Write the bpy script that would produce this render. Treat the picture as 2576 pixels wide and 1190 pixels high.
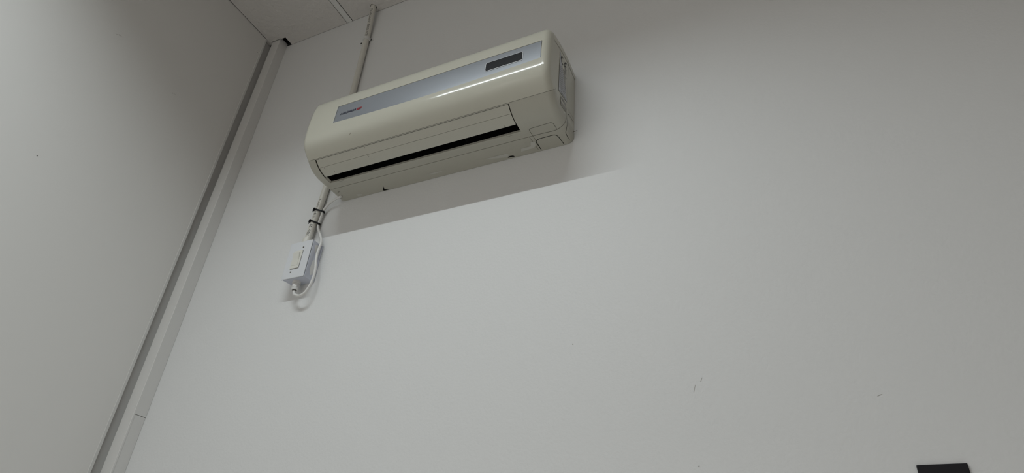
import bpy, bmesh, math, random
from mathutils import Vector, Matrix
from mathutils.bvhtree import BVHTree

for o in list(bpy.data.objects):
    bpy.data.objects.remove(o, do_unlink=True)
scene = bpy.context.scene
COL = scene.collection
random.seed(7)

# ------------------------------------------------------------------ camera
F_PX = 1629.9
CX, CY = 1288.0, 595.0
CAM = Vector((1.73765, -1.15, 1.05))
RX = Vector((0.903659, 0.423256, 0.065229)).normalized()     # right
RZ = Vector((-0.386811, 0.741322, 0.548470))                 # forward
RZ = (RZ - RX * RZ.dot(RX)).normalized()
RY = RZ.cross(RX).normalized()                               # image down
cam_d = bpy.data.cameras.new('camera')
cam_d.sensor_fit = 'HORIZONTAL'
cam_d.sensor_width = 36.0
cam_d.lens = F_PX / 2576.0 * 36.0
cam_d.clip_start = 0.01
cam = bpy.data.objects.new('camera', cam_d)
COL.objects.link(cam)
up, back = -RY, -RZ
cam.matrix_world = Matrix(((RX.x, up.x, back.x, CAM.x), (RX.y, up.y, back.y, CAM.y),
                           (RX.z, up.z, back.z, CAM.z), (0, 0, 0, 1)))
scene.camera = cam

# ------------------------------------------------------------------ world, exposure
w = bpy.data.worlds.new('world'); scene.world = w
w.use_nodes = True
w.node_tree.nodes['Background'].inputs['Color'].default_value = (0.02, 0.02, 0.02, 1)
w.node_tree.nodes['Background'].inputs['Strength'].default_value = 0.3
vs = scene.view_settings
vs.view_transform = 'Standard'; vs.look = 'None'; vs.gamma = 1.0
vs.use_curve_mapping = False
vs.exposure = 0.22

# lamps of the room: (x, y, watts); the fittings themselves are built further down
LAMPS = [(0.9675, -1.17, 12.3, (0.89, 0.975, 1.0)), (0.9675, -3.57, 30.0, (1.0, 0.98, 0.95))]
LAMP_SPREAD = math.radians(131)

H = 3.055          # ceiling height
RXW, RYW = 2.9, -4.8   # room size

def pray(p):
    return RX * (p[0] - CX) + RY * (p[1] - CY) + RZ * F_PX
def on_y(p, y=0.0):
    r = pray(p); return CAM + r * ((y - CAM.y) / r.y)
def on_x(p, x=0.0):
    r = pray(p); return CAM + r * ((x - CAM.x) / r.x)
def on_z(p, z):
    r = pray(p); return CAM + r * ((z - CAM.z) / r.z)

# ------------------------------------------------------------------ materials
def mat(name, col, rough=0.5, metal=0.0, spec=0.5, bump=None, var=None, coat=0.0, emit=None):
    """bump = (scale, strength, distance, detail); var = (scale, amount)"""
    m = bpy.data.materials.new(name); m.use_nodes = True
    nt = m.node_tree; b = nt.nodes['Principled BSDF']
    c = (col[0], col[1], col[2], 1)
    b.inputs['Base Color'].default_value = c
    b.inputs['Roughness'].default_value = rough
    b.inputs['Metallic'].default_value = metal
    b.inputs['Specular IOR Level'].default_value = spec
    b.inputs['Coat Weight'].default_value = coat
    if emit:
        b.inputs['Emission Color'].default_value = (*emit[0], 1)
        b.inputs['Emission Strength'].default_value = emit[1]
    tc = nt.nodes.new('ShaderNodeTexCoord')
    if var:
        n = nt.nodes.new('ShaderNodeTexNoise'); n.inputs['Scale'].default_value = var[0]
        n.inputs['Detail'].default_value = 4
        nt.links.new(tc.outputs['Object'], n.inputs['Vector'])
        mx = nt.nodes.new('ShaderNodeMix'); mx.data_type = 'RGBA'
        mx.inputs[6].default_value = tuple(max(0, x * (1 - var[1])) for x in col) + (1,)
        mx.inputs[7].default_value = tuple(min(1, x * (1 + var[1])) for x in col) + (1,)
        nt.links.new(n.outputs['Fac'], mx.inputs[0])
        nt.links.new(mx.outputs[2], b.inputs['Base Color'])
    if bump:
        n = nt.nodes.new('ShaderNodeTexNoise'); n.inputs['Scale'].default_value = bump[0]
        n.inputs['Detail'].default_value = bump[3]
        nt.links.new(tc.outputs['Object'], n.inputs['Vector'])
        bp = nt.nodes.new('ShaderNodeBump'); bp.inputs['Strength'].default_value = bump[1]
        bp.inputs['Distance'].default_value = bump[2]
        nt.links.new(n.outputs['Fac'], bp.inputs['Height'])
        nt.links.new(bp.outputs['Normal'], b.inputs['Normal'])
    return m

M = {}
M['wall'] = mat('white_wall_paint', (0.78, 0.78, 0.775), 0.55, spec=0.3, bump=(150, 0.25, 0.002, 3), var=(1.5, 0.012))
M['wall_left'] = mat('off_white_partition', (0.77, 0.755, 0.73), 0.5, spec=0.3, bump=(60, 0.05, 0.002, 2), var=(1.2, 0.015))
M['floor'] = mat('pale_floor_tile', (0.58, 0.575, 0.56), 0.6, bump=(300, 0.4, 0.003, 2))
M['void'] = mat('dark_ceiling_void', (0.03, 0.03, 0.03), 0.9)
M['tbar'] = mat('white_enamelled_steel', (0.72, 0.71, 0.69), 0.4)
M['trunk'] = mat('white_trunking_plastic', (0.73, 0.72, 0.70), 0.45, var=(6, 0.02))
M['strip'] = mat('painted_corner_strip', (0.70, 0.69, 0.67), 0.5, bump=(40, 0.1, 0.003, 2))
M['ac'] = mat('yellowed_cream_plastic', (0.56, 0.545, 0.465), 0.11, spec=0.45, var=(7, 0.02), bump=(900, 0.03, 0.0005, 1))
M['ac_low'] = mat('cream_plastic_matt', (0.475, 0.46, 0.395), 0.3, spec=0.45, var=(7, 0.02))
M['flap'] = mat('cream_flap_plastic', (0.53, 0.515, 0.445), 0.3, var=(7, 0.02))
M['silver'] = mat('silver_film', (0.275, 0.292, 0.32), 0.33, metal=0.22, spec=0.5, bump=(1500, 0.05, 0.0003, 1))
M['bezel'] = mat('pale_silver_rim', (0.72, 0.73, 0.75), 0.3, metal=0.2)
M['display'] = mat('black_glass', (0.009, 0.009, 0.011), 0.45, spec=0.12)
M['gap'] = mat('dark_gap', (0.012, 0.012, 0.011), 0.9, spec=0.1)
M['cavity'] = mat('black_vent_interior', (0.006, 0.006, 0.006), 0.9, spec=0.1)
M['ink_navy'] = mat('navy_print', (0.006, 0.007, 0.035), 0.5)
M['ink_red'] = mat('red_print', (0.42, 0.03, 0.03), 0.5)
M['ink'] = mat('black_print', (0.02, 0.02, 0.022), 0.6)
M['ink_grey'] = mat('grey_print', (0.33, 0.33, 0.345), 0.6)
M['label'] = mat('pale_grey_label', (0.55, 0.56, 0.59), 0.5)
M['smear'] = mat('white_paint_smear', (0.56, 0.55, 0.50), 0.6)
M['pvc'] = mat('off_white_pvc', (0.70, 0.68, 0.62), 0.4, var=(20, 0.03))
M['saddle'] = mat('white_saddle_plastic', (0.74, 0.73, 0.71), 0.45)
M['box'] = mat('blue_white_enamel', (0.60, 0.62, 0.70), 0.4, var=(30, 0.04))
M['cover'] = mat('white_cover_plate', (0.74, 0.755, 0.785), 0.35)
M['rocker'] = mat('ivory_switch_plastic', (0.77, 0.76, 0.70), 0.35)
M['screw'] = mat('dull_screw_steel', (0.25, 0.24, 0.22), 0.4, metal=0.8)
M['flex'] = mat('white_flex', (0.76, 0.75, 0.73), 0.4)
M['tie'] = mat('black_nylon', (0.006, 0.006, 0.007), 0.5, spec=0.2)
M['black'] = mat('matte_black_plate', (0.012, 0.011, 0.014), 0.6, spec=0.3)
M['speck'] = mat('dark_speck', (0.10, 0.09, 0.08), 0.8)
M['scuff'] = mat('brown_scuff', (0.16, 0.13, 0.09), 0.8)
M['troffer'] = mat('white_reflector', (0.8, 0.8, 0.8), 0.3)
M['tube'] = mat('lit_tube', (0.9, 0.9, 0.9), 0.4, emit=((0.95, 0.99, 1.0), 2.0))

def tile_mat():
    m = bpy.data.materials.new('embossed_ceiling_tile'); m.use_nodes = True
    nt = m.node_tree; b = nt.nodes['Principled BSDF']
    b.inputs['Base Color'].default_value = (0.66, 0.63, 0.60, 1)
    b.inputs['Roughness'].default_value = 0.6
    tc = nt.nodes.new('ShaderNodeTexCoord')
    n1 = nt.nodes.new('ShaderNodeTexNoise'); n1.inputs['Scale'].default_value = 75; n1.inputs['Detail'].default_value = 5
    n1.inputs['Distortion'].default_value = 1.2
    n2 = nt.nodes.new('ShaderNodeTexVoronoi'); n2.inputs['Scale'].default_value = 60; n2.feature = 'SMOOTH_F1'
    mx = nt.nodes.new('ShaderNodeMath'); mx.operation = 'ADD'
    nt.links.new(tc.outputs['Object'], n1.inputs['Vector']); nt.links.new(tc.outputs['Object'], n2.inputs['Vector'])
    nt.links.new(n1.outputs['Fac'], mx.inputs[0]); nt.links.new(n2.outputs['Distance'], mx.inputs[1])
    bp = nt.nodes.new('ShaderNodeBump'); bp.inputs['Strength'].default_value = 0.5; bp.inputs['Distance'].default_value = 0.005
    nt.links.new(mx.outputs[0], bp.inputs['Height']); nt.links.new(bp.outputs['Normal'], b.inputs['Normal'])
    return m
M['tile'] = tile_mat()

# ------------------------------------------------------------------ object helpers
def link(name, me, m, parent=None, smooth=False):
    if m is not None:
        me.materials.clear(); me.materials.append(m)
    if smooth:
        for p in me.polygons: p.use_smooth = True
    o = bpy.data.objects.new(name, me); COL.objects.link(o)
    if parent is not None:
        o.parent = parent
        o.matrix_parent_inverse = Matrix.Translation(-parent.location) if parent.type == 'EMPTY' else Matrix()
    return o
def obj(name, bm, m, parent=None, smooth=False):
    me = bpy.data.meshes.new(name); bmesh.ops.recalc_face_normals(bm, faces=bm.faces[:]); bm.to_mesh(me); bm.free()
    return link(name, me, m, parent, smooth)
def empty(name, loc, label, cat, group=None):
    o = bpy.data.objects.new(name, None); COL.objects.link(o); o.location = loc
    o.empty_display_size = 0.05
    return tag(o, label, cat, group)
def tag(o, label, cat, group=None):
    o['label'] = label; o['category'] = cat
    if group: o['group'] = group
    return o
def struct(o, label=None):
    o['kind'] = 'structure'
    if label: o['label'] = label
    return o
def add_box(bm, x0, x1, y0, y1, z0, z1, bevel=0.0, seg=2):
    vs_ = [bm.verts.new((x, y, z)) for x in (x0, x1) for y in (y0, y1) for z in (z0, z1)]
    f = [(0, 1, 3, 2), (4, 6, 7, 5), (0, 4, 5, 1), (2, 3, 7, 6), (0, 2, 6, 4), (1, 5, 7, 3)]
    fs = [bm.faces.new([vs_[i] for i in q]) for q in f]
    if bevel:
        es = {e for q in fs for e in q.edges}
        bmesh.ops.bevel(bm, geom=list(es), offset=bevel, segments=seg, affect='EDGES', profile=0.5)
def box(name, m, x0, x1, y0, y1, z0, z1, parent=None, bevel=0.0, seg=2):
    bm = bmesh.new(); add_box(bm, x0, x1, y0, y1, z0, z1, bevel, seg); return obj(name, bm, m, parent)
def add_prism(bm, pts, z0, z1):
    """plan polygon pts (x, y) extruded from z0 to z1"""
    a = [bm.verts.new((x, y, z0)) for x, y in pts]; b = [bm.verts.new((x, y, z1)) for x, y in pts]
    n = len(pts)
    bm.faces.new(a); bm.faces.new(b[::-1])
    for i in range(n): bm.faces.new((a[i], a[(i + 1) % n], b[(i + 1) % n], b[i]))
def add_tube(bm, pts, rad, seg=16, cap=True):
    pts = [Vector(p) for p in pts]; rings = []
    up_ = None
    for i, p in enumerate(pts):
        t = (pts[min(i + 1, len(pts) - 1)] - pts[max(i - 1, 0)]).normalized()
        if up_ is None:
            up_ = Vector((0, -1, 0)) if abs(t.y) < 0.9 else Vector((1, 0, 0))
        up_ = (up_ - t * up_.dot(t)).normalized(); s = t.cross(up_)
        r = rad[i] if isinstance(rad, (list, tuple)) else rad
        rings.append([bm.verts.new(p + (up_ * math.cos(a) + s * math.sin(a)) * r) for a in [2 * math.pi * k / seg for k in range(seg)]])
    for i in range(len(rings) - 1):
        for k in range(seg):
            bm.faces.new((rings[i][k], rings[i][(k + 1) % seg], rings[i + 1][(k + 1) % seg], rings[i + 1][k]))
    if cap:
        bm.faces.new(rings[0][::-1]); bm.faces.new(rings[-1])
def spline(P, n=8):
    P = [Vector(p) for p in P]; out = []
    for i in range(len(P) - 1):
        p0, p1, p2, p3 = P[max(i - 1, 0)], P[i], P[i + 1], P[min(i + 2, len(P) - 1)]
        for k in range(n):
            t = k / n
            out.append(0.5 * ((2 * p1) + (p2 - p0) * t + (2 * p0 - 5 * p1 + 4 * p2 - p3) * t * t + (3 * p1 - p0 - 3 * p2 + p3) * t ** 3))
    out.append(P[-1]); return out
def text_mesh(s, size=1.0, shear=0.0, bold=0.0, spacing=1.0):
    """flat lettering as a list of 2D verts and faces, width normalised later"""
    cu = bpy.data.curves.new('lettering', 'FONT'); cu.body = s; cu.size = size; cu.shear = shear
    cu.offset = bold; cu.space_character = spacing; cu.resolution_u = 3
    t = bpy.data.objects.new('lettering', cu); COL.objects.link(t)
    dg = bpy.context.evaluated_depsgraph_get(); dg.update()
    me = bpy.data.meshes.new_from_object(t.evaluated_get(dg))
    bm = bmesh.new(); bm.from_mesh(me); bmesh.ops.triangulate(bm, faces=bm.faces[:])
    bpy.data.objects.remove(t, do_unlink=True); bpy.data.curves.remove(cu); bpy.data.meshes.remove(me)
    return bm
def fit_text(bm, fn, w, h):
    """scale a text bmesh to w x h (origin lower left) and send each vertex through fn(a, b)"""
    xs = [v.co.x for v in bm.verts]; ys = [v.co.y for v in bm.verts]
    x0, x1, y0, y1 = min(xs), max(xs), min(ys), max(ys)
    for v in bm.verts:
        v.co = fn((v.co.x - x0) / (x1 - x0) * w, (v.co.y - y0) / (y1 - y0) * h)
    return bm

# ------------------------------------------------------------------ room shell
TOP = H + 0.35
NOTCH_TOP = H
wall_back = struct(box('wall_back', M['wall'], -0.12, RXW + 0.12, 0.0, 0.12, 0, H + 0.001), 'white painted wall behind the air conditioner')
bm = bmesh.new()       # the partition stops short of the corner and leaves a shallow rebate
add_prism(bm, [(-0.10, RYW), (0.0, RYW), (0.0, -0.0560), (-0.0120, -0.0550), (-0.0120, 0.0), (-0.10, 0.0)], 0, H + 0.001)
wall_left = struct(obj('wall_left', bm, M['wall_left']), 'off white partition wall beside the trunking')
M['wall_right'] = mat('fill_cutting_taupe', (0.42, 0.385, 0.36), 0.6)  # unseen wall, set close and darkened to cut fill light on the right
wall_right = struct(box('wall_right', M['wall_right'], RXW, RXW + 0.1, RYW, 0.0, 0, H + 0.001), 'unseen taupe wall opposite the partition, darkened to cut fill light')
wall_front = struct(box('wall_front', M['wall_left'], -0.10, RXW + 0.1, RYW - 0.1, RYW, 0, H + 0.001), 'off white wall facing the air conditioner')
floor = struct(box('floor', M['floor'], -0.10, RXW + 0.1, RYW - 0.1, 0.12, -0.1, 0.0), 'pale grey floor')

# small marks in the wall paint
def speck(px, r, parent, on):
    c = on(px); bm = bmesh.new()
    n = 8
    vsx = []
    for k in range(n):
        a = 2 * math.pi * k / n; q = r * random.uniform(0.7, 1.2)
        vsx.append(bm.verts.new(c + (Vector((math.cos(a) * q, -0.0004, math.sin(a) * q)) if on is on_y else Vector((0.0004, math.cos(a) * q, math.sin(a) * q)))))
    bm.faces.new(vsx)
    obj('paint_speck', bm, M['speck'], parent)
for p, r in (((1441, 866), .0011), ((1758.5, 1173), .0013), ((297, 183), .0010)):
    if p[0] > 400: speck(p, r, wall_back, on_y)
for p, r in (((93, 392), .0016), ((433, 236), .0012), ((648, 132), .0012), ((300, 88), .0014)):
    speck(p, r, wall_left, on_x)
def scratch(pxs, wd, parent, on):
    bm = bmesh.new(); P = [on(p) for p in pxs]; prev = None
    for i, p in enumerate(P):
        t = (P[min(i + 1, len(P) - 1)] - P[max(i - 1, 0)]).normalized()
        nrm = Vector((0, -1, 0)) if on is on_y else Vector((1, 0, 0))
        s = t.cross(nrm) * wd / 2
        a, b = bm.verts.new(p + s + nrm * .0004), bm.verts.new(p - s + nrm * .0004)
        if prev: bm.faces.new((prev[0], prev[1], b, a))
        prev = (a, b)
    obj('paint_scratch', bm, M['scratch'], parent)
M['scratch'] = mat('faint_scratch', (0.50, 0.48, 0.46), 0.7)
scratch([(1766, 950), (1764, 956), (1762, 961)], .0009, wall_back, on_y)
scratch([(1749, 968), (1747, 978), (1745, 987)], .0008, wall_back, on_y)
scratch([(2207, 997), (2214, 993), (2219, 992)], .0008, wall_back, on_y)
scratch([(292, 86), (300, 88), (306, 92)], .0012, wall_left, on_x)
scratch([(433, 233), (438, 236), (443, 239)], .0010, wall_left, on_x)

# ------------------------------------------------------------------ suspended ceiling: slab, tiles, tee bars
ceiling = struct(box('ceiling', M['void'], -0.10, RXW + 0.1, RYW - 0.1, 0.12, TOP, TOP + 0.1), 'suspended ceiling of embossed tiles on white tee bars')
for (a, b, c, d_) in ((-0.12, RXW + .12, 0.0, 0.12), (-0.1, 0.0, RYW, 0.0), (RXW, RXW + .1, RYW, 0.0), (-0.1, RXW + .1, RYW - .1, RYW)):
    box('void_side', M['void'], a, b, c, d_, H + 0.001, TOP, ceiling)
XL = [0.3675 + 1.2 * k for k in range(4) if 0.3675 + 1.2 * k < RXW - 0.05]
YL = [-0.27 - 0.6 * k for k in range(8)]
xb = [0.0] + XL + [RXW]; yb = [0.0] + [y for y in YL if y > RYW] + [RYW]
lamp_cells = set()
for (lx, ly, lw, lc) in LAMPS:
    for i in range(len(xb) - 1):
        for j in range(len(yb) - 1):
            if xb[i] < lx < xb[i + 1] and yb[j + 1] < ly < yb[j]: lamp_cells.add((i, j))
HB = 0.012
for i in range(len(xb) - 1):
    for j in range(len(yb) - 1):
        if (i, j) in lamp_cells: continue
        x0 = xb[i] + (0.0025 if i == 0 else HB + 0.0038); x1 = xb[i + 1] - (0.0025 if i == len(xb) - 2 else HB + 0.0018)
        y1 = yb[j] - (0.0012 if j == 0 else HB + 0.002); y0 = yb[j + 1] + (0.002 if j == len(yb) - 2 else HB + 0.002)
        bm = bmesh.new()
        if i == 0 and j == 0:      # corner tile, cut out around the trunking
            pts = [(x0, y0), (x1, y0), (x1, y1), (0.0800, y1), (0.0802, -0.0385), (0.060, -0.0400), (0.0595, -0.0425), (0.0105, -0.0425), (0.0095, -0.030), (-0.0105, -0.030), (-0.0105, -0.0530), (x0, -0.0560)]
            add_prism(bm, pts, H, H + 0.014)
        elif i == 1 and j == 0:    # tile bored for the conduit
            ring = []
            for a, b in ((x0, y0), (x1, y0), (x1, y1), (x0, y1)): ring.append(bm.verts.new((a, b, H)))
            hole = [bm.verts.new((.4938 + .0120 * math.cos(t), -.0236 + (.0124 + .0012 * math.sin(3 * t)) * math.sin(t), H)) for t in [2 * math.pi * k / 24 for k in range(24)]]
            es = [bm.edges.new((q[k], q[(k + 1) % len(q)])) for q in (ring, hole) for k in range(len(q))]
            bmesh.ops.triangle_fill(bm, edges=es, use_beauty=True)
            for f in [f for f in bm.faces if all(v in hole for v in f.verts)]: bm.faces.remove(f)
            for q in (ring, hole):
                t_ = [bm.verts.new((v.co.x, v.co.y, H + .014)) for v in q]
                for k in range(len(q)): bm.faces.new((q[k], q[(k + 1) % len(q)], t_[(k + 1) % len(q)], t_[k]))
        else:
            add_box(bm, x0, x1, y0, y1, H, H + 0.014)
        obj('ceiling_tile', bm, M['tile'], ceiling)
for x in XL:
    bm = bmesh.new(); add_box(bm, x - HB, x + HB, RYW, -0.0005, H + 0.0008, H + 0.003, 0.0006, 1); add_box(bm, x - .001, x + .001, RYW, -0.0005, H + .003, H + .04)
    obj('tee_bar', bm, M['tbar'], ceiling)
for y in yb[1:-1]:
    for i in range(len(xb) - 1):
        bm = bmesh.new(); add_box(bm, xb[i] + (HB if i else 0.001), xb[i + 1] - HB, y - HB, y + HB, H + 0.0008, H + 0.003)
        obj('tee_bar', bm, M['tbar'], ceiling)

# ------------------------------------------------------------------ recessed tube light fittings
def light_fitting(x, y, watts, color, label):
    t = empty('ceiling_light', (x, y, H), label, 'light')
    hx, hy = 0.584, 0.284
    bm = bmesh.new()
    z0, z1 = H + .001, H + 0.09
    for (a, b, c, d_, e, f) in ((-hx, hx, -hy, -hy + .012, z0, z1), (-hx, hx, hy - .012, hy, z0, z1), (-hx, -hx + .012, -hy + .012, hy - .012, z0, z1),
                                (hx - .012, hx, -hy + .012, hy - .012, z0, z1), (-hx, hx, -hy, hy, z1, z1 + .004)):
        add_box(bm, x + a, x + b, y + c, y + d_, e, f)
    obj('housing', bm, M['troffer'], t)
    bm = bmesh.new(); add_tube(bm, [(x - .55, y, H + .052), (x + .55, y, H + .052)], 0.013, 14); obj('tube', bm, M['tube'], t, True)
    for s in (-1, 1):
        box('lamp_holder', M['troffer'], x + s * .561 - .01, x + s * .561 + .01, y - .018, y + .018, H + .03, z1, t)
        bm = bmesh.new(); add_box(bm, x - hx + .012, x + hx - .012, y + s * .125 - .002, y + s * .125 + .002, H + .004, H + .06); obj('louvre_side', bm, M['troffer'], t)
    for k in range(-4, 5):
        box('louvre_blade', M['troffer'], x + k * .12 - .001, x + k * .12 + .001, y - .123, y + .123, H + .004, H + .035, t)
    L = bpy.data.lights.new('tube_light', 'AREA'); L.shape = 'RECTANGLE'; L.size = 1.17; L.size_y = 0.02
    L.energy = watts; L.color = color; L.spread = LAMP_SPREAD
    lo = bpy.data.objects.new('tube_light', L); COL.objects.link(lo); lo.parent = t; lo.location = (0, 0, -0.002)
    return t
LL = ['recessed ceiling tube light close in front of the air conditioner', 'recessed ceiling tube light at the far end of the room from the air conditioner']
for (lx, ly, lw, lc), lab in zip(LAMPS, LL): light_fitting(lx, ly, lw, lc, lab)

# ------------------------------------------------------------------ corner strip on the partition and trunking on the back wall
bm = bmesh.new()
ZT = H + 0.012
add_prism(bm, [(0.0, -0.0652), (0.0012, -0.0650), (0.0020, -0.0644), (0.0020, -0.0572), (0.0012, -0.0560), (-0.0115, -0.0546), (-0.0115, -0.0549), (0.0, -0.0562)], 0.0, H - 0.0005)
struct(obj('trim_1', bm, M['strip']), 'narrow painted strip along the partition edge in the corner')

t = empty('cable_trunking', (0.033, -0.02, 0.0), 'white square plastic cable trunking running up the wall corner', 'trunking')
tx0, tx1, td = 0.0125, 0.0535, 0.0382
JZ = on_x((352, 1046), tx1).z
for z0, z1 in ((0.0, JZ - 0.0006), (JZ + 0.0006, ZT)):
    bm = bmesh.new(); add_box(bm, tx0, tx1 - (0.0007 if z0 == 0 else 0), -td + .0035, -0.0006, z0, z1); obj('trunking_base', bm, M['trunk'], t)
bm = bmesh.new()
add_prism(bm, [(tx0 - .0004, -td + .0042), (tx0 - .0004, -td), (tx0 + .0008, -td - .0008), (tx1 - .001, -td - .0008), (tx1 + .0004, -td), (tx1 + .0006, -td + .0042), (tx1 - .001, -td + .005), (tx0 + .001, -td + .005)], 0.0, ZT)
obj('trunking_lid', bm, M['trunk'], t)

# ------------------------------------------------------------------ air conditioner
AXL, AXR, AR, DRAFT = 0.559, 1.2925, 0.018, 0.009
PP = [(0, 2.404), (.06, 2.406), (.12, 2.397), (.16, 2.385), (.180, 2.375), (.190, 2.365), (.1945, 2.352), (.1975, 2.335), (.2000, 2.31), (.2010, 2.29), (.2014, 2.265), (.2011, 2.245),
      (.1999, 2.2265), (.1960, 2.2110), (.1892, 2.1988), (.1782, 2.1866), (.162, 2.172), (.142, 2.1575), (.118, 2.1495), (.09, 2.148), (.06, 2.1495), (.03, 2.1495), (0, 2.1495)]
PC = [Vector((a, b, 0)) for a, b in [(p.x, p.y) for p in spline([(a, b, 0) for a, b in PP], 12)]]
PS = [0.0]
for i in range(1, len(PC)): PS.append(PS[-1] + (PC[i] - PC[i - 1]).length)
VEND = PS[-1]
def prof(v):
    """profile point (q, z) and its outward normal at arc length v"""
    v = min(max(v, 0.0), VEND)
    i = 0
    lo, hi = 0, len(PS) - 2
    while lo < hi:
        mid = (lo + hi + 1) // 2
        if PS[mid] <= v: lo = mid
        else: hi = mid - 1
    i = lo
    s = (v - PS[i]) / max(PS[i + 1] - PS[i], 1e-9)
    p = PC[i].lerp(PC[i + 1], s)
    a, b = PC[max(i - 2, 0)], PC[min(i + 3, len(PC) - 1)]
    t_ = (b - a).normalized(); n = Vector((-t_.y, t_.x, 0))
    if v < 0.02: n = Vector((0, 1, 0))
    if v > VEND - 0.02: n = Vector((0, -1, 0))
    return p, n
def bow(x):
    s = (x - 0.664) / (1.2745 - 0.664)
    return 0.0075 * 4 * s * (1 - s) if 0 < s < 1 else 0.0
def surf(x, v, off=0.0, ins=0.0):
    wv = max(0.0, 1 - abs(v - 0.311) / 0.05)
    if v > 0.262: v = v + wv * bow(x)
    p, n = prof(v)
    p = p + n * (off - ins)
    q = max(p.x, 0.0005)
    s = 0.0
    if x > 1.19: s = min(1, (x - 1.19) / (AXR - AR - 1.19))
    return Vector((x + s * DRAFT * q / 0.2, -q, p.y))
def columns(x0, x1, brk=()):
    """column list (x, inset) between x0 and x1; None means the rounded end"""
    c = []
    if x0 is None:
        c += [(AXL, AR + .011), (AXL, AR + .005)]
        for k in range(7):
            a = math.pi / 2 * (1 - k / 6); c.append((AXL + AR - AR * math.sin(a), AR * (1 - math.cos(a))))
        x0 = AXL + AR
    else: c.append((x0, 0.0))
    tail = []
    if x1 is None:
        for k in range(1, 7):
            a = math.pi / 2 * k / 6; tail.append((AXR - AR + AR * math.sin(a), AR * (1 - math.cos(a))))
        tail += [(AXR, AR + .005), (AXR, AR + .011)]
        x1 = AXR - AR
    stops = sorted([b for b in brk if x0 + 1e-6 < b < x1 - 1e-6] + [x1]); cur = x0
    for s in stops:
        n = max(1, int((s - cur) / 0.03))
        for k in range(1, n + 1): c.append((cur + (s - cur) * k / n, 0.0))
        cur = s
    return c + tail
def rows(v0, v1, brk=()):
    r = [v0]; cur = v0
    for s in sorted([b for b in brk if v0 + 1e-6 < b < v1 - 1e-6] + [v1]):
        n = max(1, int((s - cur) / 0.006))
        for k in range(1, n + 1): r.append(cur + (s - cur) * k / n)
        cur = s
    return r
def patch(cols, rws, off=0.0, hole=None, fold=0.003, caps=(False, False)):
    bm = bmesh.new()
    V = [[bm.verts.new(surf(x, v, off, ins)) for v in rws] for x, ins in cols]
    inner = {}
    for i in range(len(cols) - 1):
        for j in range(len(rws) - 1):
            xm, vm = (cols[i][0] + cols[i + 1][0]) / 2, (rws[j] + rws[j + 1]) / 2
            if hole and hole(xm, vm): continue
            bm.faces.new((V[i][j], V[i + 1][j], V[i + 1][j + 1], V[i][j + 1]))
    bm.verts.ensure_lookup_table()
    bnd = [e for e in bm.edges if len(e.link_faces) == 1]
    cm = {}
    for i, (x, ins) in enumerate(cols):
        for j, v in enumerate(rws): cm[V[i][j]] = (x, v, ins)
    skip = set()
    if caps[0]: skip.update(V[0])
    if caps[1]: skip.update(V[-1])
    for e in bnd:
        a, b = e.verts
        if a in skip and b in skip: continue
        if cm[a][1] in (0.0, VEND) and cm[b][1] in (0.0, VEND): continue
        for vv in (a, b):
            if vv not in inner: x, v, ins = cm[vv]; inner[vv] = (bm.verts.new(vv.co), bm.verts.new(surf(x, v, off - fold, ins)))
        bm.faces.new((inner[a][0], inner[b][0], inner[b][1], inner[a][1]))
    for s, c in ((0, caps[0]), (-1, caps[1])):
        if c: bm.faces.new(V[s])
    for vv in [vv for vv in bm.verts if not vv.link_faces]: bm.verts.remove(vv)
    return bm
DV = VEND - 0.5719      # keeps the features below the bend where they belong
VS = 0.4003 + DV
LX0, LX1 = 0.5915, 1.1855
ac = empty('air_conditioner', (0.92, 0.0, 2.148), 'yellowed cream split air conditioner mounted high on the white wall', 'air conditioner')
XSR = AXR - AR - 0.001
bm = patch(columns(None, None, (0.6632, XSR)), rows(0.0, VS, (0.2478, 0.3115)), hole=lambda x, v: 0.6632 < x < XSR and 0.2478 < v < 0.3115, fold=0.004)
obj('front_panel', bm, M['ac'], ac, True)
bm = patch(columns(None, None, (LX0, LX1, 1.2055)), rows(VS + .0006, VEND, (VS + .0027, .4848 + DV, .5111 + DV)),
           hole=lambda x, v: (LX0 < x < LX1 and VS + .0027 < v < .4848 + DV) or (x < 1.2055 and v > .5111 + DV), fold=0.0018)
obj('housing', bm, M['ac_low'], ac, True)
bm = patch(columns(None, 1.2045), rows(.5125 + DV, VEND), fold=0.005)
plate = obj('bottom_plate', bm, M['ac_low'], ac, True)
# end faces of the housing
for s, x in ((0, None), (1, None)):
    bm = bmesh.new()
    xx = AXL if s == 0 else AXR
    vsx = [bm.verts.new(surf(xx, v, 0, AR + .003) + Vector((-.0005 if s else .0005, 0, 0))) for v in rows(0.0, VEND)]
    bm.faces.new(vsx); bmesh.ops.triangulate(bm, faces=bm.faces[:])
    obj('end_panel', bm, M['ac'], ac)
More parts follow.
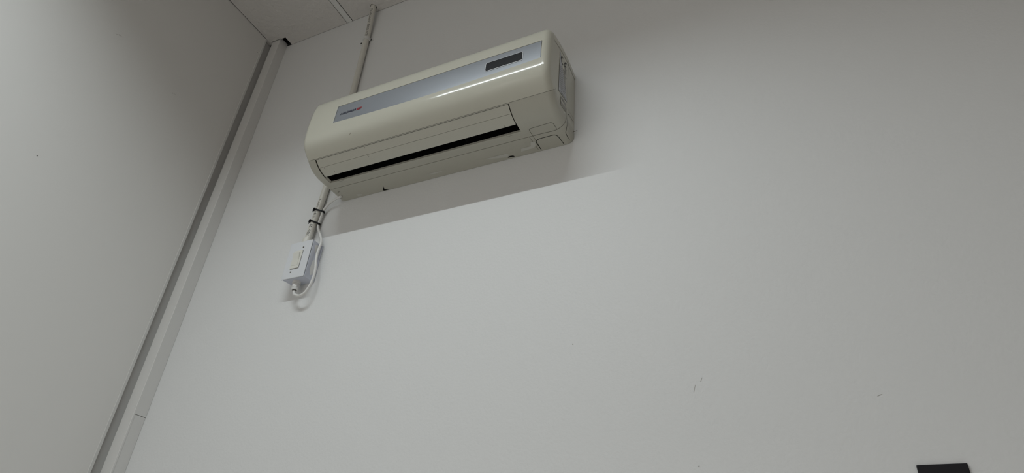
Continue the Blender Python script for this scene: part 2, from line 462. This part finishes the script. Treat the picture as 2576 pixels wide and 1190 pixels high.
# dark inside, seen only through the gaps, and the vent behind the louvre
bm = patch(columns(AXL + .022, AXR - .022, (LX0 - .01, LX1 + .01)), rows(0.03, VEND - .012, (.385 + DV, .50 + DV)), off=-0.0085, hole=lambda x, v: LX0 - .01 < x < LX1 + .01 and .385 + DV < v < .50 + DV, fold=0.004)
obj('inner_chassis', bm, M['gap'], ac)
bm = patch(columns(LX0 + .002, LX1 - .002), rows(.392 + DV, .494 + DV), off=-0.045, fold=-0.033)
obj('vent_cavity', bm, M['cavity'], ac)
for k in range(1, 4):
    bm = bmesh.new(); xk = LX0 + (LX1 - LX0) * k / 4
    a = [surf(xk, v + DV, -0.006) for v in (.440, .46, .478)] + [surf(xk, v + DV, -0.03) for v in (.478, .46, .440)]
    vsx = [bm.verts.new(p + Vector((sx, 0, 0))) for sx in (-.0006, .0006) for p in a]
    bm.faces.new(vsx[:6]); bm.faces.new(vsx[6:][::-1])
    for i in range(6): bm.faces.new((vsx[i], vsx[(i + 1) % 6], vsx[6 + (i + 1) % 6], vsx[6 + i]))
    obj('vent_fin', bm, M['cavity'], ac)
for v0, v1 in ((VS + .0036, .4274 + DV), (.4280 + DV, .4592 + DV)):
    bm = patch(columns(LX0 + .0030, LX1 - .0030), rows(v0, v1), off=-0.0012, fold=0.0028)
    obj('louvre_flap', bm, M['flap'], ac, True)
bm = bmesh.new()           # inner lip of the outlet
for a, b in (((LX0, .4848), (LX1, .4848)), ((LX0, .4848), (LX0, .462)), ((LX1, .4848), (LX1, .462))):
    q = []
    for (x, v), dx in ((a, 0), (b, 0)):
        ix = .003 if x == LX0 else -.003
        q.append((surf(x, v + DV, -.0016), surf(x + ix, v + DV - (.0002 if v > .48 else 0), -.006)))
    bm.faces.new([bm.verts.new(p) for p in (q[0][0], q[1][0], q[1][1], q[0][1])])
obj('outlet_lip', bm, M['ac_low'], ac)
# silver band with display and brand
bm = patch(columns(0.6646, XSR - .0014), rows(0.2488, 0.3109), off=-0.0007, fold=0.002)
silver = obj('silver_band', bm, M['silver'], ac, True)
silver['label'] = 'long silver band across the front'
bm = bmesh.new(); prev = None
for k in range(9):
    v = 0.2480 + (0.3116 - 0.2480) * k / 8
    c = [bm.verts.new(surf(x, v, o)) for x, o in ((.6620, .0), (.6623, .0007), (.6629, .0007), (.6633, -.0008))]
    if prev:
        for i in range(3): bm.faces.new((prev[i], prev[i + 1], c[i + 1], c[i]))
    prev = c
obj('band_end_rim', bm, M['bezel'], ac)
def plain(x, v, off):
    p, n = prof(v); p = p + n * off
    return Vector((x, -p.x, p.y))
def rrect(x0, x1, v0, v1, r, seg=5):
    pts = []
    for cx, cy, a0 in ((x1 - r, v1 - r, 0), (x0 + r, v1 - r, 90), (x0 + r, v0 + r, 180), (x1 - r, v0 + r, 270)):
        for k in range(seg + 1):
            a = math.radians(a0 + 90 * k / seg); pts.append((cx + r * math.cos(a), cy + r * math.sin(a)))
    return pts
def pad(bm, pts, o1, o0):
    """thin pad with outline pts on the front surface between offsets o0 and o1, fanned from its middle"""
    cx = sum(p[0] for p in pts) / len(pts); cv = sum(p[1] for p in pts) / len(pts)
    t_ = [bm.verts.new(plain(x, v, o1)) for x, v in pts]; b_ = [bm.verts.new(plain(x, v, o0)) for x, v in pts]
    n = len(pts)
    ring = [bm.verts.new(plain(cx + (x - cx) * .98, cv + (v - cv) * .5, o1)) for x, v in pts]
    for i in range(n):
        j = (i + 1) % n
        bm.faces.new((t_[i], t_[j], b_[j], b_[i])); bm.faces.new((t_[i], t_[j], ring[j], ring[i]))
    bm.faces.new(ring)
bm = bmesh.new(); pad(bm, rrect(1.1308, 1.2338, .2684, .2999, .0056), .0004, -.001); obj('display_rim', bm, M['bezel'], silver)
bm = bmesh.new(); pad(bm, rrect(1.1322, 1.2325, .2700, .2984, .0045), .0009, .0002); obj('display', bm, M['display'], silver)
# brand: seven slanted capitals then the red bars
bm = text_mesh('NASHUA', 1, 0.35, 0.03, 1.08)
fit_text(bm, lambda a, b: plain(.6805 + a, .2888 - b, .0000), .0530, .0078); obj('brand_lettering', bm, M['ink_navy'], silver)
bm = bmesh.new()
def slab(bm, x0, x1, v0, v1, sh, off):
    vsx = [bm.verts.new(plain(x, v, off)) for x, v in ((x0, v1), (x1, v1), (x1 + sh, v0), (x0 + sh, v0))]; bm.faces.new(vsx)
slab(bm, .7345, .7500, .2812, .2890, .0030, 0.0); obj('brand_bar', bm, M['ink_red'], silver)
bm = bmesh.new()
for x0, x1 in ((.7372, .7384), (.7402, .7410), (.7425, .7440), (.7455, .7478)): slab(bm, x0, x1, .2820, .2882, .0026, 0.0002)
obj('brand_bar', bm, M['ink_navy'], silver)

# reference shell for placing the seams, stickers and stains of the unit
bmS = patch(columns(None, None), rows(0.0, VEND), caps=(True, True))
bmesh.ops.recalc_face_normals(bmS, faces=bmS.faces[:])
bvh = BVHTree.FromBMesh(bmS); bmS.free()
def ac_hit(p):
    r = pray(p).normalized(); loc, n, i, dd = bvh.ray_cast(CAM, r)
    if loc is None:
        loc, n, i, dd = bvh.find_nearest(on_y(p, -0.02))
    if n.dot(r) > 0: n = -n
    return loc, n
def ribbon(name, pxs, wd, m, parent=ac, off=0.0004, sub=5):
    P = spline([(a, b, 0) for a, b in pxs], sub)
    H_ = [ac_hit((p.x, p.y)) for p in P]
    bm = bmesh.new(); prev = None
    for i, (p, n) in enumerate(H_):
        t_ = (H_[min(i + 1, len(H_) - 1)][0] - H_[max(i - 1, 0)][0]).normalized(); s = t_.cross(n).normalized() * wd / 2
        c = (bm.verts.new(p + s + n * off), bm.verts.new(p - s + n * off))
        if prev: bm.faces.new((prev[0], prev[1], c[1], c[0]))
        prev = c
    return obj(name, bm, m, parent)
def blob(name, pxs, m, parent=ac, off=0.0005):
    bm = bmesh.new(); vsx = []
    for p in pxs: l, n = ac_hit(p); vsx.append(bm.verts.new(l + n * off))
    f = bm.faces.new(vsx); bmesh.ops.triangulate(bm, faces=[f]); return obj(name, bm, m, parent)
def zz(pts, x0, y0, s): return [(x0 + a / s, y0 + b / s) for a, b in pts]
G = M['gap']
M['seam'] = mat('fine_seam', (0.07, 0.065, 0.045), 0.8)
Z8 = lambda pts: zz(pts, 1310, 270, 9.92)
ribbon('seam', Z8([(300, 712), (560, 645), (800, 590), (900, 552), (1000, 490), (1065, 430), (1110, 360), (1130, 290), (1138, 220), (1140, 120), (1143, 20)]), .0009, M['seam'])
ribbon('seam', Z8([(300, 712), (255, 640), (217, 575), (217, 550), (245, 528), (480, 458), (715, 388), (770, 385), (815, 408), (860, 475), (900, 545)]), .0008, M['seam'])
ribbon('knockout_gap', Z8([(505, 1045), (450, 965), (392, 880), (388, 840), (415, 810), (480, 778), (640, 735), (800, 692), (870, 692), (930, 722), (985, 790), (1045, 868), (1072, 905)]), .0016, G)
ribbon('seam', Z8([(1172, 45), (1240, 160), (1318, 300)]), .0007, M['seam'])
ribbon('knockout_gap', Z8([(1318, 368), (1250, 270), (1205, 195), (1185, 180), (1172, 200), (1168, 300), (1160, 400), (1140, 520), (1122, 620), (1128, 655), (1155, 710), (1188, 770)]), .0011, G)
ribbon('seam', Z8([(1190, 775), (1225, 815)]), .0006, M['seam'])
ribbon('seam', zz([(1073, 1010), (1066, 1190)], 1340, 60, 11.9) + [(1428.6, 190), (1427, 230), (1426, 258)], .0006, M['seam'])
ribbon('seam', Z8([(215, 745), (260, 800), (305, 858)]), .0007, M['seam'])
ribbon('seam', Z8([(370, 950), (405, 1005), (440, 1050)]), .0007, M['seam'])
ribbon('seam', zz([(700, 615), (700, 645), (740, 648), (800, 625)], 770, 380, 8.5), .0006, M['seam'], sub=2)
ribbon('seam', zz([(1262, 545), (1262, 566), (1325, 548)], 1000, 220, 4.5775), .0006, M['seam'], sub=2)
ribbon('seam', zz([(590, 922), (640, 905), (700, 882), (690, 855), (725, 880)], 770, 380, 8.5), .0007, M['seam'], sub=2)
# release notches at the back edge of the bottom plate
for pts in ([(962.5, 482), (963, 478.8), (967.5, 476.2), (974, 474.8), (977.5, 476.2), (981, 476.2), (974, 477.5), (968, 479.2)], [(1277.5, 397), (1280, 393.4), (1284, 391.9), (1291, 391.2), (1296, 394), (1291, 394.2), (1284, 395.4)]):
    blob('release_notch', pts, G)
# paint smears and scuffs
blob('paint_smear', Z8([(250, 870), (310, 852), (360, 865), (372, 950), (330, 1010), (200, 1045), (60, 1090), (10, 1110), (10, 1030), (120, 1000), (250, 965)]), M['smear'], plate)
blob('paint_smear', zz([(1000, 825), (1100, 800), (1240, 765), (1280, 770), (1270, 800), (1150, 815)], 1000, 220, 4.5775), M['smear'], plate)
blob('paint_smear', zz([(340, 1000), (430, 975), (535, 955), (500, 972), (400, 1000)], 1000, 220, 4.5775), M['smear'], plate)
blob('paint_smear', zz([(580, 1076), (610, 1070), (640, 1072), (630, 1082), (600, 1090)], 740, 200, 3.72), M['smear'], plate)
for a, b in (((879.5, 338.5), (882.5, 333.5)), ((916.6, 369.5), (917, 373.5)), ((922, 389.5), (928.5, 396)), ((1268, 317), (1269, 319)), ((815, 422), (817, 424.5)), ((840, 430), (841.5, 433))):
    ribbon('scuff', [a, b], .0012 if b[1] - a[1] < 4 else .0009, M['scuff'], off=.0002 if a[1] < 345 and a[0] < 900 else -.0009, sub=3)
# rating label and barcode sticker on the end
lab = blob('rating_label', [(1409.3, 129.3), (1429.0, 147.1), (1425.7, 257.1), (1405, 225.7)], M['label'], ac, .0004)
Z7 = lambda pts: zz(pts, 1390, 120, 7.0)
ribbon('ce_mark', Z7([(183, 192), (170, 165), (155, 165), (148, 200), (155, 250), (170, 285), (182, 302)]), .0035, M['ink'], lab, .0007)
ribbon('ce_mark', Z7([(248, 300), (237, 275), (220, 275), (212, 300), (218, 350), (230, 390), (240, 410)]), .0035, M['ink'], lab, .0007)
ribbon('ce_mark', Z7([(215, 322), (238, 346)]), .0030, M['ink'], lab, .0007)
def lerp2(a, b, t): return (a[0] + (b[0] - a[0]) * t, a[1] + (b[1] - a[1]) * t)
TLc, TRc, BRc, BLc = (1409.3, 129.3), (1429.0, 147.1), (1425.7, 257.1), (1405, 225.7)
rr = random.Random(3)
for k in range(13):
    s = 0.36 + k * 0.044
    a, b = lerp2(TLc, BLc, s), lerp2(TRc, BRc, s)
    t0 = .08; t1 = t0 + rr.uniform(.25, .42); t2 = t1 + .08; t3 = rr.uniform(.72, .92)
    for u0, u1 in ((t0, t1), (t2, t3)):
        ribbon('fine_print', [lerp2(a, b, u0), lerp2(a, b, u1)], .0022, M['ink_grey'], lab, .0006, sub=2)
ribbon('fine_print', Z7([(138, 758), (175, 820), (213, 885)]), .0012, M['ink'], lab, .0007, sub=2)
st = blob('barcode_sticker', Z7([(145, 845), (238, 1015), (236, 1135), (140, 1000)]), M['ac_low'], ac, .0004)
for r0, r1 in (((152, 850), (232, 985)), ((148, 945), (236, 1080))):
    for k in range(9):
        a = lerp2(r0, r1, k / 8.5); 
        ribbon('barcode_bar', Z7([a, (a[0] - 2, a[1] + 48)]), rr.choice((.0012, .002, .0028)), M['ink_grey'], st, .0006, sub=2)
# stray wire end beside the unit
bm = bmesh.new(); add_tube(bm, [(1.2880, -.006, 2.1800), (1.2960, -.006, 2.1815), tuple(on_y((1452, 328.3), -.006))], .0006, 8); obj('wire_end', bm, M['scuff'], ac)

# ------------------------------------------------------------------ conduit pipe
cond = empty('conduit_pipe', (.4885, -.02, 2.0), 'off white plastic conduit pipe running from the ceiling down to the switch box', 'pipe')
top = on_z((938, 20), H)
PATH = spline([(.4945, -.0260, H + .05), (.4940, -.0240, H), (.4933, -.0165, 2.96), (.4926, -.0118, 2.885), (.4955, -.0112, 2.75), (.4982, -.0112, 2.60), (.4990, -.0112, 2.30),
               (.4980, -.0115, 2.20), (.4922, -.0125, 2.113), (.4890, -.0160, 2.034), (.4885, -.0195, 1.999)], 8)
PR = 0.0100
bm = bmesh.new(); add_tube(bm, PATH, PR, 24); pipe = obj('pipe', bm, M['pvc'], cond, True)
def pipe_at(z):
    for a, b in zip(PATH, PATH[1:]):
        if b.z <= z <= a.z: return a.lerp(b, (a.z - z) / max(a.z - b.z, 1e-9))
    return PATH[0] if z > PATH[0].z else PATH[-1]
PHI0 = math.radians(14)           # print faces the room, a little towards the middle of it
def print_on_pipe(s, z0, z1, h, name='printing', phi=PHI0):
    bm = text_mesh(s, 1, 0, 0.0)
    bmesh.ops.subdivide_edges(bm, edges=bm.edges[:], cuts=1)
    def fn(a, b):
        c = pipe_at(z0 + a); ang = phi - (b - h / 2) / PR
        return Vector((c.x + math.sin(ang) * (PR + .0003), c.y - math.cos(ang) * (PR + .0003), z0 + a))
    fit_text(bm, fn, z1 - z0, h); return obj(name, bm, M['ink'], pipe)
def zpx(p, y=-.022): return on_y(p, y).z
print_on_pipe('ELECTSURE 20 MM MEDIU', zpx((880 + 420 / 9.917, 905 / 9.917)) + .006, zpx((880 + 610 / 9.917, 195 / 9.917), -.033) + .004, .0085)
Z9 = lambda a, b: (760 + a / 7.936, 460 + b / 7.936)
print_on_pipe('386', zpx(Z9(140, 1065)), zpx(Z9(165, 940)), .0085)
print_on_pipe('21', zpx(Z9(200, 885)), zpx(Z9(212, 825)), .0080)
print_on_pipe('11:18', zpx(Z9(265, 690)), zpx(Z9(300, 590)), .0065)
print_on_pipe('(JA EXT-2', zpx(Z9(335, 555)), zpx(Z9(405, 305)), .0060)
c0 = pipe_at(2.003)
bm = bmesh.new(); add_tube(bm, [(c0.x, c0.y, 2.0002), (c0.x, c0.y, 2.002), (c0.x + .0003, c0.y + .0018, 2.021), (c0.x + .0004, c0.y + .002, 2.0225)], [.0128, .0135, .0132, .0118], 24); obj('pipe_adaptor', bm, M['pvc'], cond, False)
# saddle clip
sz = 2.887; sp = pipe_at(sz)
sad = empty('pipe_saddle', (sp.x, 0, sz), 'white plastic saddle clip holding the conduit to the wall near the ceiling', 'pipe clip')
bm = bmesh.new()
n = 14; ri, ro, hh = PR + .0002, PR + .0022, .0065
prev = None
for k in range(n + 1):
    a = math.pi * k / n
    d0 = Vector((math.cos(a), -math.sin(a), 0))
    c = [bm.verts.new(Vector((sp.x, sp.y, sz + s * hh)) + d0 * r) for r, s in ((ri, -1), (ro, -1), (ro, 1), (ri, 1))]
    if prev:
        for i in range(4): bm.faces.new((prev[i], prev[(i + 1) % 4], c[(i + 1) % 4], c[i]))
    else: bm.faces.new(c)
    prev = c
bm.faces.new(prev)
for s in (-1, 1):
    add_box(bm, sp.x + s * (ro - .001) - .001, sp.x + s * (ro - .001) + .001, sp.y, -.0004, sz - hh, sz + hh)
obj('strap', bm, M['saddle'], sad)
for s in (-1, 1):
    ear = on_y((909.2, 109.5) if s < 0 else (933.4, 101.4), -.003)
    bm = bmesh.new()
    x0 = sp.x + s * (ro - .0015)
    pts = [(x0, sz - hh), (x0, sz + hh)]
    for k in range(9):
        a = math.radians(90 - 180 * k / 8); pts.append((ear.x + s * .0065 * math.cos(a), sz + hh * math.sin(a)))
    a_ = [bm.verts.new((x, -.0035, z)) for x, z in pts]; b_ = [bm.verts.new((x, -.0004, z)) for x, z in pts]
    bm.faces.new(a_); bm.faces.new(b_[::-1])
    for i in range(len(pts)): j = (i + 1) % len(pts); bm.faces.new((a_[i], a_[j], b_[j], b_[i]))
    obj('ear', bm, M['saddle'], sad)
    bm = bmesh.new(); add_tube(bm, [(ear.x, -.0030, sz + .0005), (ear.x, -.0042, sz + .0005)], .0030, 12); obj('screw', bm, M['tie'], sad)

# ------------------------------------------------------------------ isolator switch in its surface box
sb = empty('switch_box', (.499, 0, 1.94), 'white surface mounted isolator switch box at the lower end of the conduit', 'switch')
FY = -.0420
bx0, bx1, bz0, bz1 = .4605, .5370, 1.8800, 1.9985
bm = bmesh.new()
add_box(bm, bx0 + .0015, bx1 + .0008, FY + .0040, -.0005, bz0 + .001, bz1 - .0005, .0012, 2)
for v in bm.verts:
    if v.co.y > -.02 and v.co.x < .49: v.co.x += .006
body = obj('box_body', bm, M['box'], sb)
box('back_flange', M['box'], bx0 + .010, bx1 + .0030, -.0042, -.0003, bz0 + .0012, bz1 + .0005, sb, .0006, 1)
box('cover_gap', M['gap'], bx0 + .003, bx1 - .0008, FY + .0026, FY + .0042, bz0 + .002, bz1 - .0015, sb)  # dark slab standing in for the open gap behind the cover
box('cover_plate', M['cover'], bx0 - .0012, bx1, FY - .0004, FY + .0028, bz0 + .0005, bz1 - .0002, sb, .0012, 2)
# peeled paper patches on the side of the box
def side_patch(pts):
    bm = bmesh.new(); vsx = [bm.verts.new((bx1 + .0011, y, z)) for y, z in pts]; f = bm.faces.new(vsx); bmesh.ops.triangulate(bm, faces=[f]); obj('peeled_label', bm, M['flex'], body)
side_patch([(-.030, 1.985), (-.020, 1.992), (-.010, 1.988), (-.012, 1.965), (-.018, 1.955), (-.026, 1.968)])
side_patch([(-.024, 1.940), (-.010, 1.948), (-.008, 1.905), (-.020, 1.893), (-.027, 1.912)])
def fpx(a, b): return on_y((695 + a / 6.26, 590 + b / 6.26), FY - .001)
fx0 = (fpx(300, 255).x + fpx(215, 548).x) / 2 - .0006; fx1 = (fpx(432, 240).x + fpx(342, 522).x) / 2
fz1, fz0 = fpx(430, 240).z, fpx(340, 522).z
fr = box('switch_frame', M['rocker'], fx0, fx1, FY - .0030, FY - .0004, fz0, fz1, sb, .0009, 2)
box('frame_gap', M['gap'], fx0 + .0012, fx1 + .0003, FY - .0007, FY - .0002, fz0 - .0005, fz1 - .0008, sb)
rx0, rx1 = fx0 + .0038, fx1 - .0052; rz0, rz1 = fz0 + .0088, fz1 - .0090
bm = bmesh.new()
pr = [(rz0, FY - .0032), (rz0 + .0008, FY - .0036), ((rz0 + rz1) / 2, FY - .0048), (rz1 - .0012, FY - .0082), (rz1, FY - .0076), (rz1, FY - .002), (rz0, FY - .002)]
a_ = [bm.verts.new((rx0, y, z)) for z, y in pr]; b_ = [bm.verts.new((rx1, y, z)) for z, y in pr]
bm.faces.new(a_); bm.faces.new(b_[::-1])
for i in range(len(pr)): j = (i + 1) % len(pr); bm.faces.new((a_[i], a_[j], b_[j], b_[i]))
obj('rocker', bm, M['rocker'], sb)
for a, b in ((428, 197), (222, 592)):
    c = fpx(a, b); bm = bmesh.new()
    add_tube(bm, [(c.x, FY - .0002, c.z), (c.x, FY - .0010, c.z), (c.x, FY - .0015, c.z)], [.0025, .0025, .0017], 14); sc = obj('screw', bm, M['screw'], sb)
    bm = bmesh.new(); add_box(bm, c.x - .0017, c.x + .0017, FY - .0018, FY - .0014, c.z - .0004, c.z + .0004); obj('slot', bm, M['gap'], sc)
# cable gland below the box
gc = on_y((746.5, 710), -.0210); gx, gy = gc.x, gc.y
gl = None
bm = bmesh.new()
zb = bz0 + .001
add_tube(bm, [(gx, gy, zb), (gx, gy, zb - .0075), (gx, gy, zb - .0080)], [.0116, .0114, .0104], 24); gl = obj('gland', bm, M['saddle'], sb, False)
bm = bmesh.new(); add_tube(bm, [(gx, gy, zb - .0080), (gx, gy, zb - .0090), (gx, gy, zb - .0205), (gx, gy, zb - .0215)], [.0094, .0104, .0104, .0094], 6); obj('gland_nut', bm, M['saddle'], gl)
bm = bmesh.new(); add_tube(bm, [(gx, gy, zb - .0210), (gx, gy, zb - .0235), (gx, gy, zb - .0270), (gx, gy, zb - .0275)], [.0088, .0094, .0090, .0078], 24); obj('gland_dome', bm, M['saddle'], gl)
bm = bmesh.new(); add_tube(bm, [(gx, gy, zb - .0274), (gx, gy, zb - .0278)], .0062, 20); obj('gland_mouth', bm, M['gap'], gl)

# ------------------------------------------------------------------ flex, cable ties
def z4(a, b, y): return on_y((680 + a / 3.5, 460 + b / 3.5), y)
CP = [Vector((gx, gy, zb - .0281)), Vector((gx + .0015, gy - .0012, zb - .0335)), Vector((gx + .0065, gy - .003, zb - .0420)), z4(236, 992, -.026), z4(262, 992, -.027), z4(300, 970, -.027), z4(335, 925, -.026), z4(364, 870, -.025), z4(385, 810, -.024), z4(397, 750, -.024),
      z4(402, 680, -.023), z4(413, 620, -.021), z4(432, 570, -.018), z4(447, 525, -.015), z4(447, 490, -.012), z4(434, 440, -.010), z4(420, 400, -.0095), z4(428, 352, -.0095), z4(446, 305, -.0098),
      z4(464, 255, -.0105), z4(484, 222, -.012), z4(520, 182, -.014), z4(560, 152, -.017), z4(592, 134, -.020), z4(625, 118, -.026)]
bm = bmesh.new(); CPS = spline(CP, 6); add_tube(bm, CPS, .0037, 14)
tag(obj('power_cable', bm, M['flex'], None, True), 'white flex looping from below the switch box up into the air conditioner', 'cable')
def cable_at(z):
    best = None
    for a, b in zip(CPS, CPS[1:]):
        if min(a.z, b.z) <= z <= max(a.z, b.z): best = a.lerp(b, (z - a.z) / (b.z - a.z) if abs(b.z - a.z) > 1e-9 else 0)
    return best
def cable_tie(px, label):
    hz = on_y(px, -.024).z; c = pipe_at(hz); dz = -.006
    e = cable_at(hz + dz) or Vector((c.x + .014, c.y, hz))
    pts = []
    for cc, r in ((c, PR + .0007), (e, .0037 + .0005)):
        for k in range(28):
            a = 2 * math.pi * k / 28; pts.append((cc.x + r * math.cos(a), cc.y + r * math.sin(a)))
    pts = sorted(set(pts))
    def half(P):
        h = []
        for p in P:
            while len(h) > 1 and (h[-1][0] - h[-2][0]) * (p[1] - h[-2][1]) - (h[-1][1] - h[-2][1]) * (p[0] - h[-2][0]) <= 0: h.pop()
            h.append(p)
        return h
    hull = half(pts)[:-1] + half(pts[::-1])[:-1]
    t = empty('cable_tie', (c.x, c.y, hz), label, 'cable tie', 'cable ties around the conduit and flex')
    bm = bmesh.new(); rings = []
    for x, y in hull:
        d0 = Vector((x - (c.x + e.x) / 2, y - (c.y + e.y) / 2, 0)).normalized()
        f = (x - c.x) / max(e.x - c.x, 1e-4); zt = hz + dz * max(-.4, min(1.3, f))
        rings.append([bm.verts.new(Vector((x, y, zt + s * .0027)) + d0 * o) for o, s in ((0, -1), (.0016, -1), (.0016, 1), (0, 1))])
    for i in range(len(rings)):
        j = (i + 1) % len(rings)
        for k in range(4): bm.faces.new((rings[i][k], rings[j][k], rings[j][(k + 1) % 4], rings[i][(k + 1) % 4]))
    obj('band', bm, M['tie'], t)
    hx, hy = c.x - PR * .55, c.y - PR * .90
    bm = bmesh.new(); add_box(bm, -.0040, .0040, -.0048, .0010, -.0042, .0042, .0010, 2)
    bmesh.ops.rotate(bm, verts=bm.verts[:], cent=(0, 0, 0), matrix=Matrix.Rotation(math.radians(-28), 3, 'Z')); bmesh.ops.translate(bm, verts=bm.verts[:], vec=(hx, hy, hz + .0015)); obj('head', bm, M['tie'], t)
    bm = bmesh.new(); add_tube(bm, [(hx - .001, hy - .001, hz), (hx - .0035, hy - .001, hz - .003), (hx - .0045, hy - .0005, hz - .007)], .0012, 8); obj('tail', bm, M['tie'], t)
cable_tie((794.5, 526), 'black cable tie nearer the air conditioner, around conduit and flex')
cable_tie((786.5, 555), 'black cable tie nearer the switch box, around conduit and flex')

# ------------------------------------------------------------------ black plate low on the wall
bp0, bp1 = on_y((2304, 1170.8)), on_y((2432.9, 1166.9))
bm = bmesh.new(); add_box(bm, bp0.x, bp1.x, -.0045, -.0004, bp0.z - .105, (bp0.z + bp1.z) / 2, .0011, 2)
tag(obj('wall_plate', bm, M['black']), 'small matte black rectangular plate fixed low on the white wall', 'plate')
